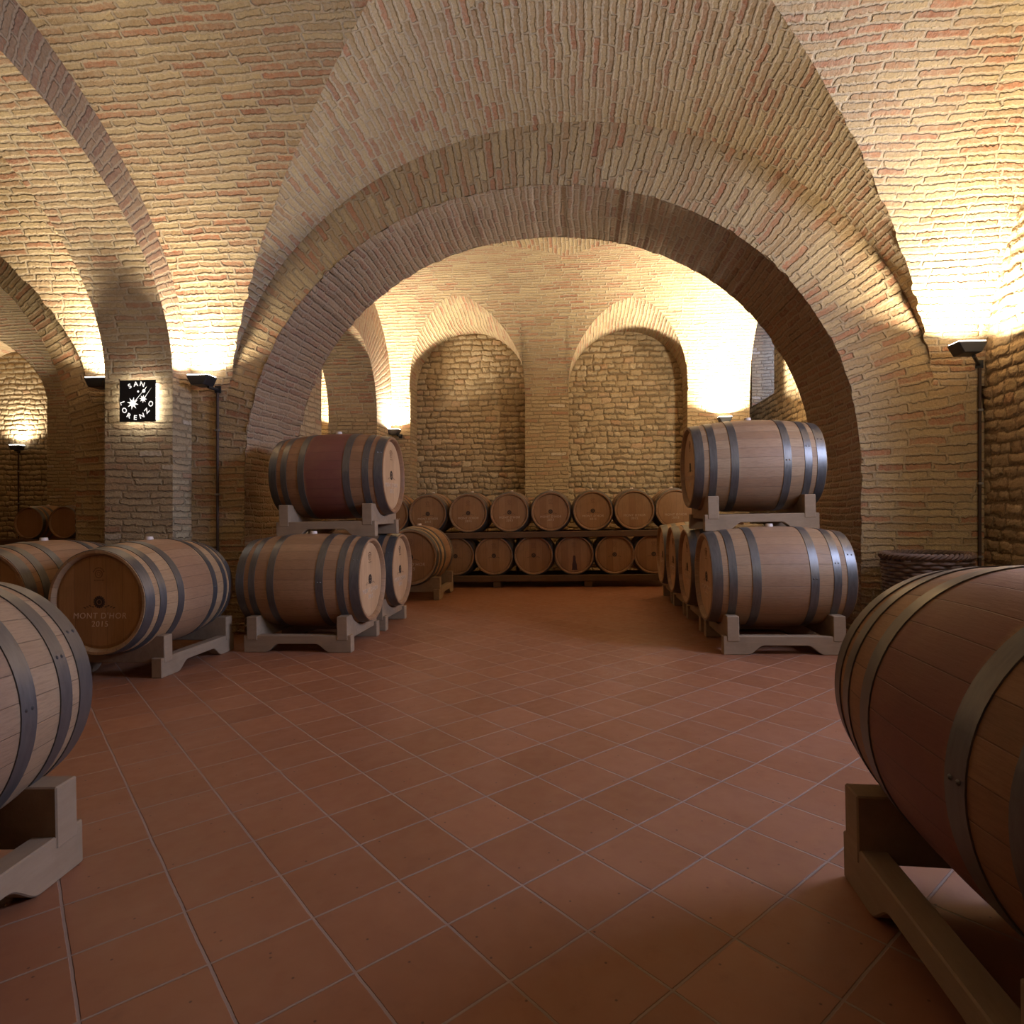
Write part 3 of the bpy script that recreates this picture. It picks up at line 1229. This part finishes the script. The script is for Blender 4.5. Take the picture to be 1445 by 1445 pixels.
# ------------------------------------------------------------------ lamps
M_BLACK = flat('black_housing', (0.018, 0.018, 0.02), 0.45)
M_GLASS = emit('lit_lamp_glass', (1.0, 0.95, 0.86), 14.0)
M_PIPE = flat('rusty_conduit', (0.06, 0.035, 0.025), 0.6, 0.3)
M_CLIP = flat('conduit_clip', (0.35, 0.33, 0.3), 0.4, 0.8)


def cyl(mb, p, q, r, seg=12):
    p, q = Vector(p), Vector(q)
    d = (q - p).normalized()
    a = d.orthogonal().normalized()
    b = d.cross(a)
    P = []
    for e in (p, q):
        P.append([e + (a * cos(2 * pi * k / seg) + b * sin(2 * pi * k / seg)) * r for k in range(seg)])
    for k in range(seg):
        j = (k + 1) % seg
        mb.quad([P[0][k], P[0][j], P[1][j], P[1][k]], [(0, 0)] * 4, 0, True)
    mb.quad(P[0][::-1], [(0, 0)] * seg)
    mb.quad(P[1], [(0, 0)] * seg)


def lamp(label, u, w, z, yaw, power, tilt=(0.0, -0.25), pipe=True, side=1, light=True, out=0.0, arm=0.075):
    """an up-light; local -y points away from the wall it hangs on"""
    M = Matrix.Translation((u, w, z)) @ Matrix.Rotation(yaw, 4, 'Z')
    t = thing('wall_floodlight', label, 'lamp', M, 'wall up-lights')
    m = MB()
    # wedge-shaped housing, open side up
    poly = [(-0.10, 0.035), (-0.055, -0.045), (0.06, -0.045), (0.10, 0.035)]
    extrude_poly(m, poly, 'y', -0.19 - out, -0.05 - out)
    bevel(m.build('housing', M_BLACK, t), 0.006)
    g = MB()
    g.box(-0.088, 0.088, -0.182 - out, -0.058 - out, 0.0352, 0.041)
    g.build('lamp_glass', M_GLASS, t)
    a = MB()
    ax = side * arm
    cyl(a, (side * 0.05, -0.11 - out, -0.052), (ax, -0.004, -0.056), 0.013, 8)
    a.box(ax - 0.026, ax + 0.026, -0.014, 0.0, -0.085, -0.025)
    a.build('bracket', M_BLACK, t)
    if light:
        d = M.to_3x3() @ Vector((tilt[0], tilt[1], 1))
        area('lamp_light', M @ Vector((0, -0.125 - out, 0.055)), d, 0.16, 0.11, power, WARM)
    if pipe:
        p = MB()
        x = side * arm
        zb = -z + 0.02
        cyl(p, (x, -0.016, -0.085), (x, -0.016, zb), 0.011)
        po = p.build('conduit_pipe', M_PIPE)
        po.matrix_world = M.copy()
        c = MB()
        for zz in (-0.4, -0.95, -1.5):
            if zz > zb + 0.1:
                c.box(x - 0.016, x + 0.016, -0.03, -0.001, zz - 0.008, zz + 0.008)
        c_ = c.build('pipe_clip', M_CLIP, po)
        po['label'] = 'thin rusty conduit pipe below the ' + label.split(',')[0]
        po['category'] = 'pipe'
        po['group'] = 'conduits below the lamps'
    return t


lamp('black floodlight on the brick pier, just right of the lit sign', -2.80, 0.0, 2.10, 0, LAMP_W)
lamp('black floodlight on the pier, just left of the lit sign', -3.72, 0.0, 2.10, 0, LAMP_W, side=1)
lamp('black floodlight above the wicker basket, in the corner by the rubble wall', 3.085, 0.0, 2.165, 0, LAMP_W * 1.9, tilt=(0.1, -0.12), out=0.16, arm=0.245)
lamp('floodlight on the far pilaster behind the top left barrel', -2.45, WR, 2.22, 0, LAMP_W * 3.6, pipe=False)
lamp('small floodlight on the far pier, above the top right barrel', 2.44, WR, 2.33, 0, LAMP_W * 6, pipe=True, side=-1)
lamp('floodlight in the niche of the far left bay, at the photo edge', -9.15, WR + 0.4, 2.1, 0, LAMP_W * 1.2, pipe=True, side=-1)
lamp('floodlight on the far rubble wall, only its tip showing past the arch', UR, 3.05, 2.62, -pi / 2, LAMP_W * 1.2, pipe=False)
area('unseen_light_beyond', (-3.4, 4.15, 2.3), (0, -0.3, 1), 0.16, 0.11, LAMP_W * 2.0, WARM)

# ------------------------------------------------------------------ lit sign
SX, SZ, SH = -3.235, 1.905, 0.158
sg = thing('lit_sign', 'square black backlit sign reading SAN LORENZO on the brick pilaster', 'sign', Matrix.Translation((SX, -0.25, SZ)))
m = MB()
m.box(-SH + 0.012, SH - 0.012, -0.05, -0.001, -SH + 0.012, SH - 0.012)
m.build('light_box', emit('backlight', (1.0, 0.96, 0.86), 14.0), sg)
m = MB()
m.box(-SH, SH, -0.060, -0.0505, -SH - 0.012, SH + 0.012)
bevel(m.build('black_panel', M_BLACK, sg), 0.002)
M_LET = emit('lit_lettering', (1.0, 0.97, 0.9), 1.1)


def star(mb, cx, cz, r, n=8, inner=0.45, rot=0.0):
    pts = []
    for k in range(2 * n):
        a = rot + pi * k / n
        rr = r if k % 2 == 0 else r * inner
        pts.append((cx + rr * sin(a), cz + rr * cos(a)))
    for k in range(2 * n):
        p, q = pts[k], pts[(k + 1) % (2 * n)]
        mb.quad([(cx, -0.0615, cz), (p[0], -0.0615, p[1]), (q[0], -0.0615, q[1])], [(0, 0)] * 3)


for q in ((-0.039, -0.02, 0.052, 8, 0.42, 0.2), (0.052, 0.015, 0.034, 8, 0.45, 0.1), (0.057, 0.079, 0.016, 10, 0.75), (0.008, 0.076, 0.009, 10, 0.9)):
    m = MB()
    star(m, *q)
    m.build('star', M_LET, sg)
for (x0, z0, x1, z1) in ((-0.018, 0.0, 0.09, 0.122), (0.066, 0.027, 0.126, 0.108), (0.064, 0.088, 0.084, 0.118)):
    m = MB()
    dx, dz = x1 - x0, z1 - z0
    l = hypot(dx, dz)
    nx, nz = -dz / l * 0.003, dx / l * 0.003
    m.quad([(x0 + nx, -0.0614, z0 + nz), (x0 - nx, -0.0614, z0 - nz), (x1, -0.0614, z1)], [(0, 0)] * 3)
    m.build('star_trail', M_LET, sg)
LETTERS = [('S', -0.066, 0.121, 26), ('A', -0.012, 0.137, 6), ('N', 0.044, 0.134, -16),
           ('L', -0.128, -0.018, -74), ('O', -0.112, -0.076, -54), ('R', -0.071, -0.120, -28), ('E', -0.016, -0.136, -4),
           ('N', 0.040, -0.122, 20), ('Z', 0.084, -0.083, 46), ('O', 0.118, -0.026, 75)]
for ch, px, pz, deg in LETTERS:
        ro = radians(deg)
        me = text_mesh('letter', [ch], 0.053, M_LET, 0.0006, bold=0.0006)
        ys = [v.co[1] for v in me.vertices]
        zs = [v.co[2] for v in me.vertices]
        cy, cz = (min(ys) + max(ys)) / 2, (min(zs) + max(zs)) / 2
        for v in me.vertices:
            y, z = (v.co[1] - cy) * 1.1, v.co[2] - cz
            v.co = (px + y * cos(ro) - z * sin(ro), -0.0616 + v.co[0], pz + y * sin(ro) + z * cos(ro))
        child('letter', me, sg)

# ------------------------------------------------------------------ wicker basket
M_WICK = wood('dark_wicker', (0.17, 0.115, 0.09), (0.09, 0.058, 0.046), 2.0)
bk = thing('wicker_basket', 'tall dark wicker basket behind the wine-red barrel, against the brick pier', 'basket', place(2.73, -0.42, 0, 0, 0.97))


def rope(mb, pts, r, seg=6, closed=True):
    n = len(pts)
    P, UV = [], []
    for i in range(n + (1 if closed else 0)):
        p = Vector(pts[i % n])
        d = (Vector(pts[(i + 1) % n]) - Vector(pts[(i - 1) % n])).normalized()
        a = d.cross(Vector((0, 0, 1)))
        if a.length < 0.1:
            a = d.cross(Vector((1, 0, 0)))
        a.normalize()
        b = d.cross(a)
        P.append([p + (a * cos(2 * pi * k / seg) + b * sin(2 * pi * k / seg)) * r for k in range(seg + 1)])
        UV.append([(0, 0)] * (seg + 1))
    mb.grid(P, UV)


NS = 28
def brd(z):
    return 0.205 + 0.063 * (z / 0.66) ** 0.8


wv = MB()
nz = 24
for i in range(nz):
    z = 0.02 + i * 0.0262
    pts = []
    for k in range(NS * 4):
        a = 2 * pi * k / (NS * 4)
        rr = brd(z) + 0.013 * cos(a * NS / 2 + (pi if i % 2 else 0))
        pts.append((rr * cos(a), rr * sin(a), z + random.uniform(-0.002, 0.002)))
    rope(wv, pts, 0.0145)
wv.build('woven_side', M_WICK, bk)
stk = MB()
for k in range(NS):
    a = 2 * pi * (k + 0.5) / NS
    cyl(stk, (brd(0) * cos(a), brd(0) * sin(a), 0), (brd(0.66) * cos(a), brd(0.66) * sin(a), 0.66), 0.008, 6)
stk.build('stakes', M_WICK, bk)
rim = MB()
for ph in (0, 2 * pi / 3, 4 * pi / 3):
    pts = []
    for k in range(120):
        a = 2 * pi * k / 120
        t = a * 16 + ph
        rr = brd(0.66) + 0.017 * cos(t)
        pts.append((rr * cos(a), rr * sin(a), 0.665 + 0.015 * sin(t)))
    rope(rim, pts, 0.0135)
rim.build('braided_rim', M_WICK, bk)
bt = MB()
bt.quad([(0.22 * cos(2 * pi * k / 24), 0.22 * sin(2 * pi * k / 24), 0.02) for k in range(24)], [(0, 0)] * 24)
bt.build('woven_bottom', M_WICK, bk)
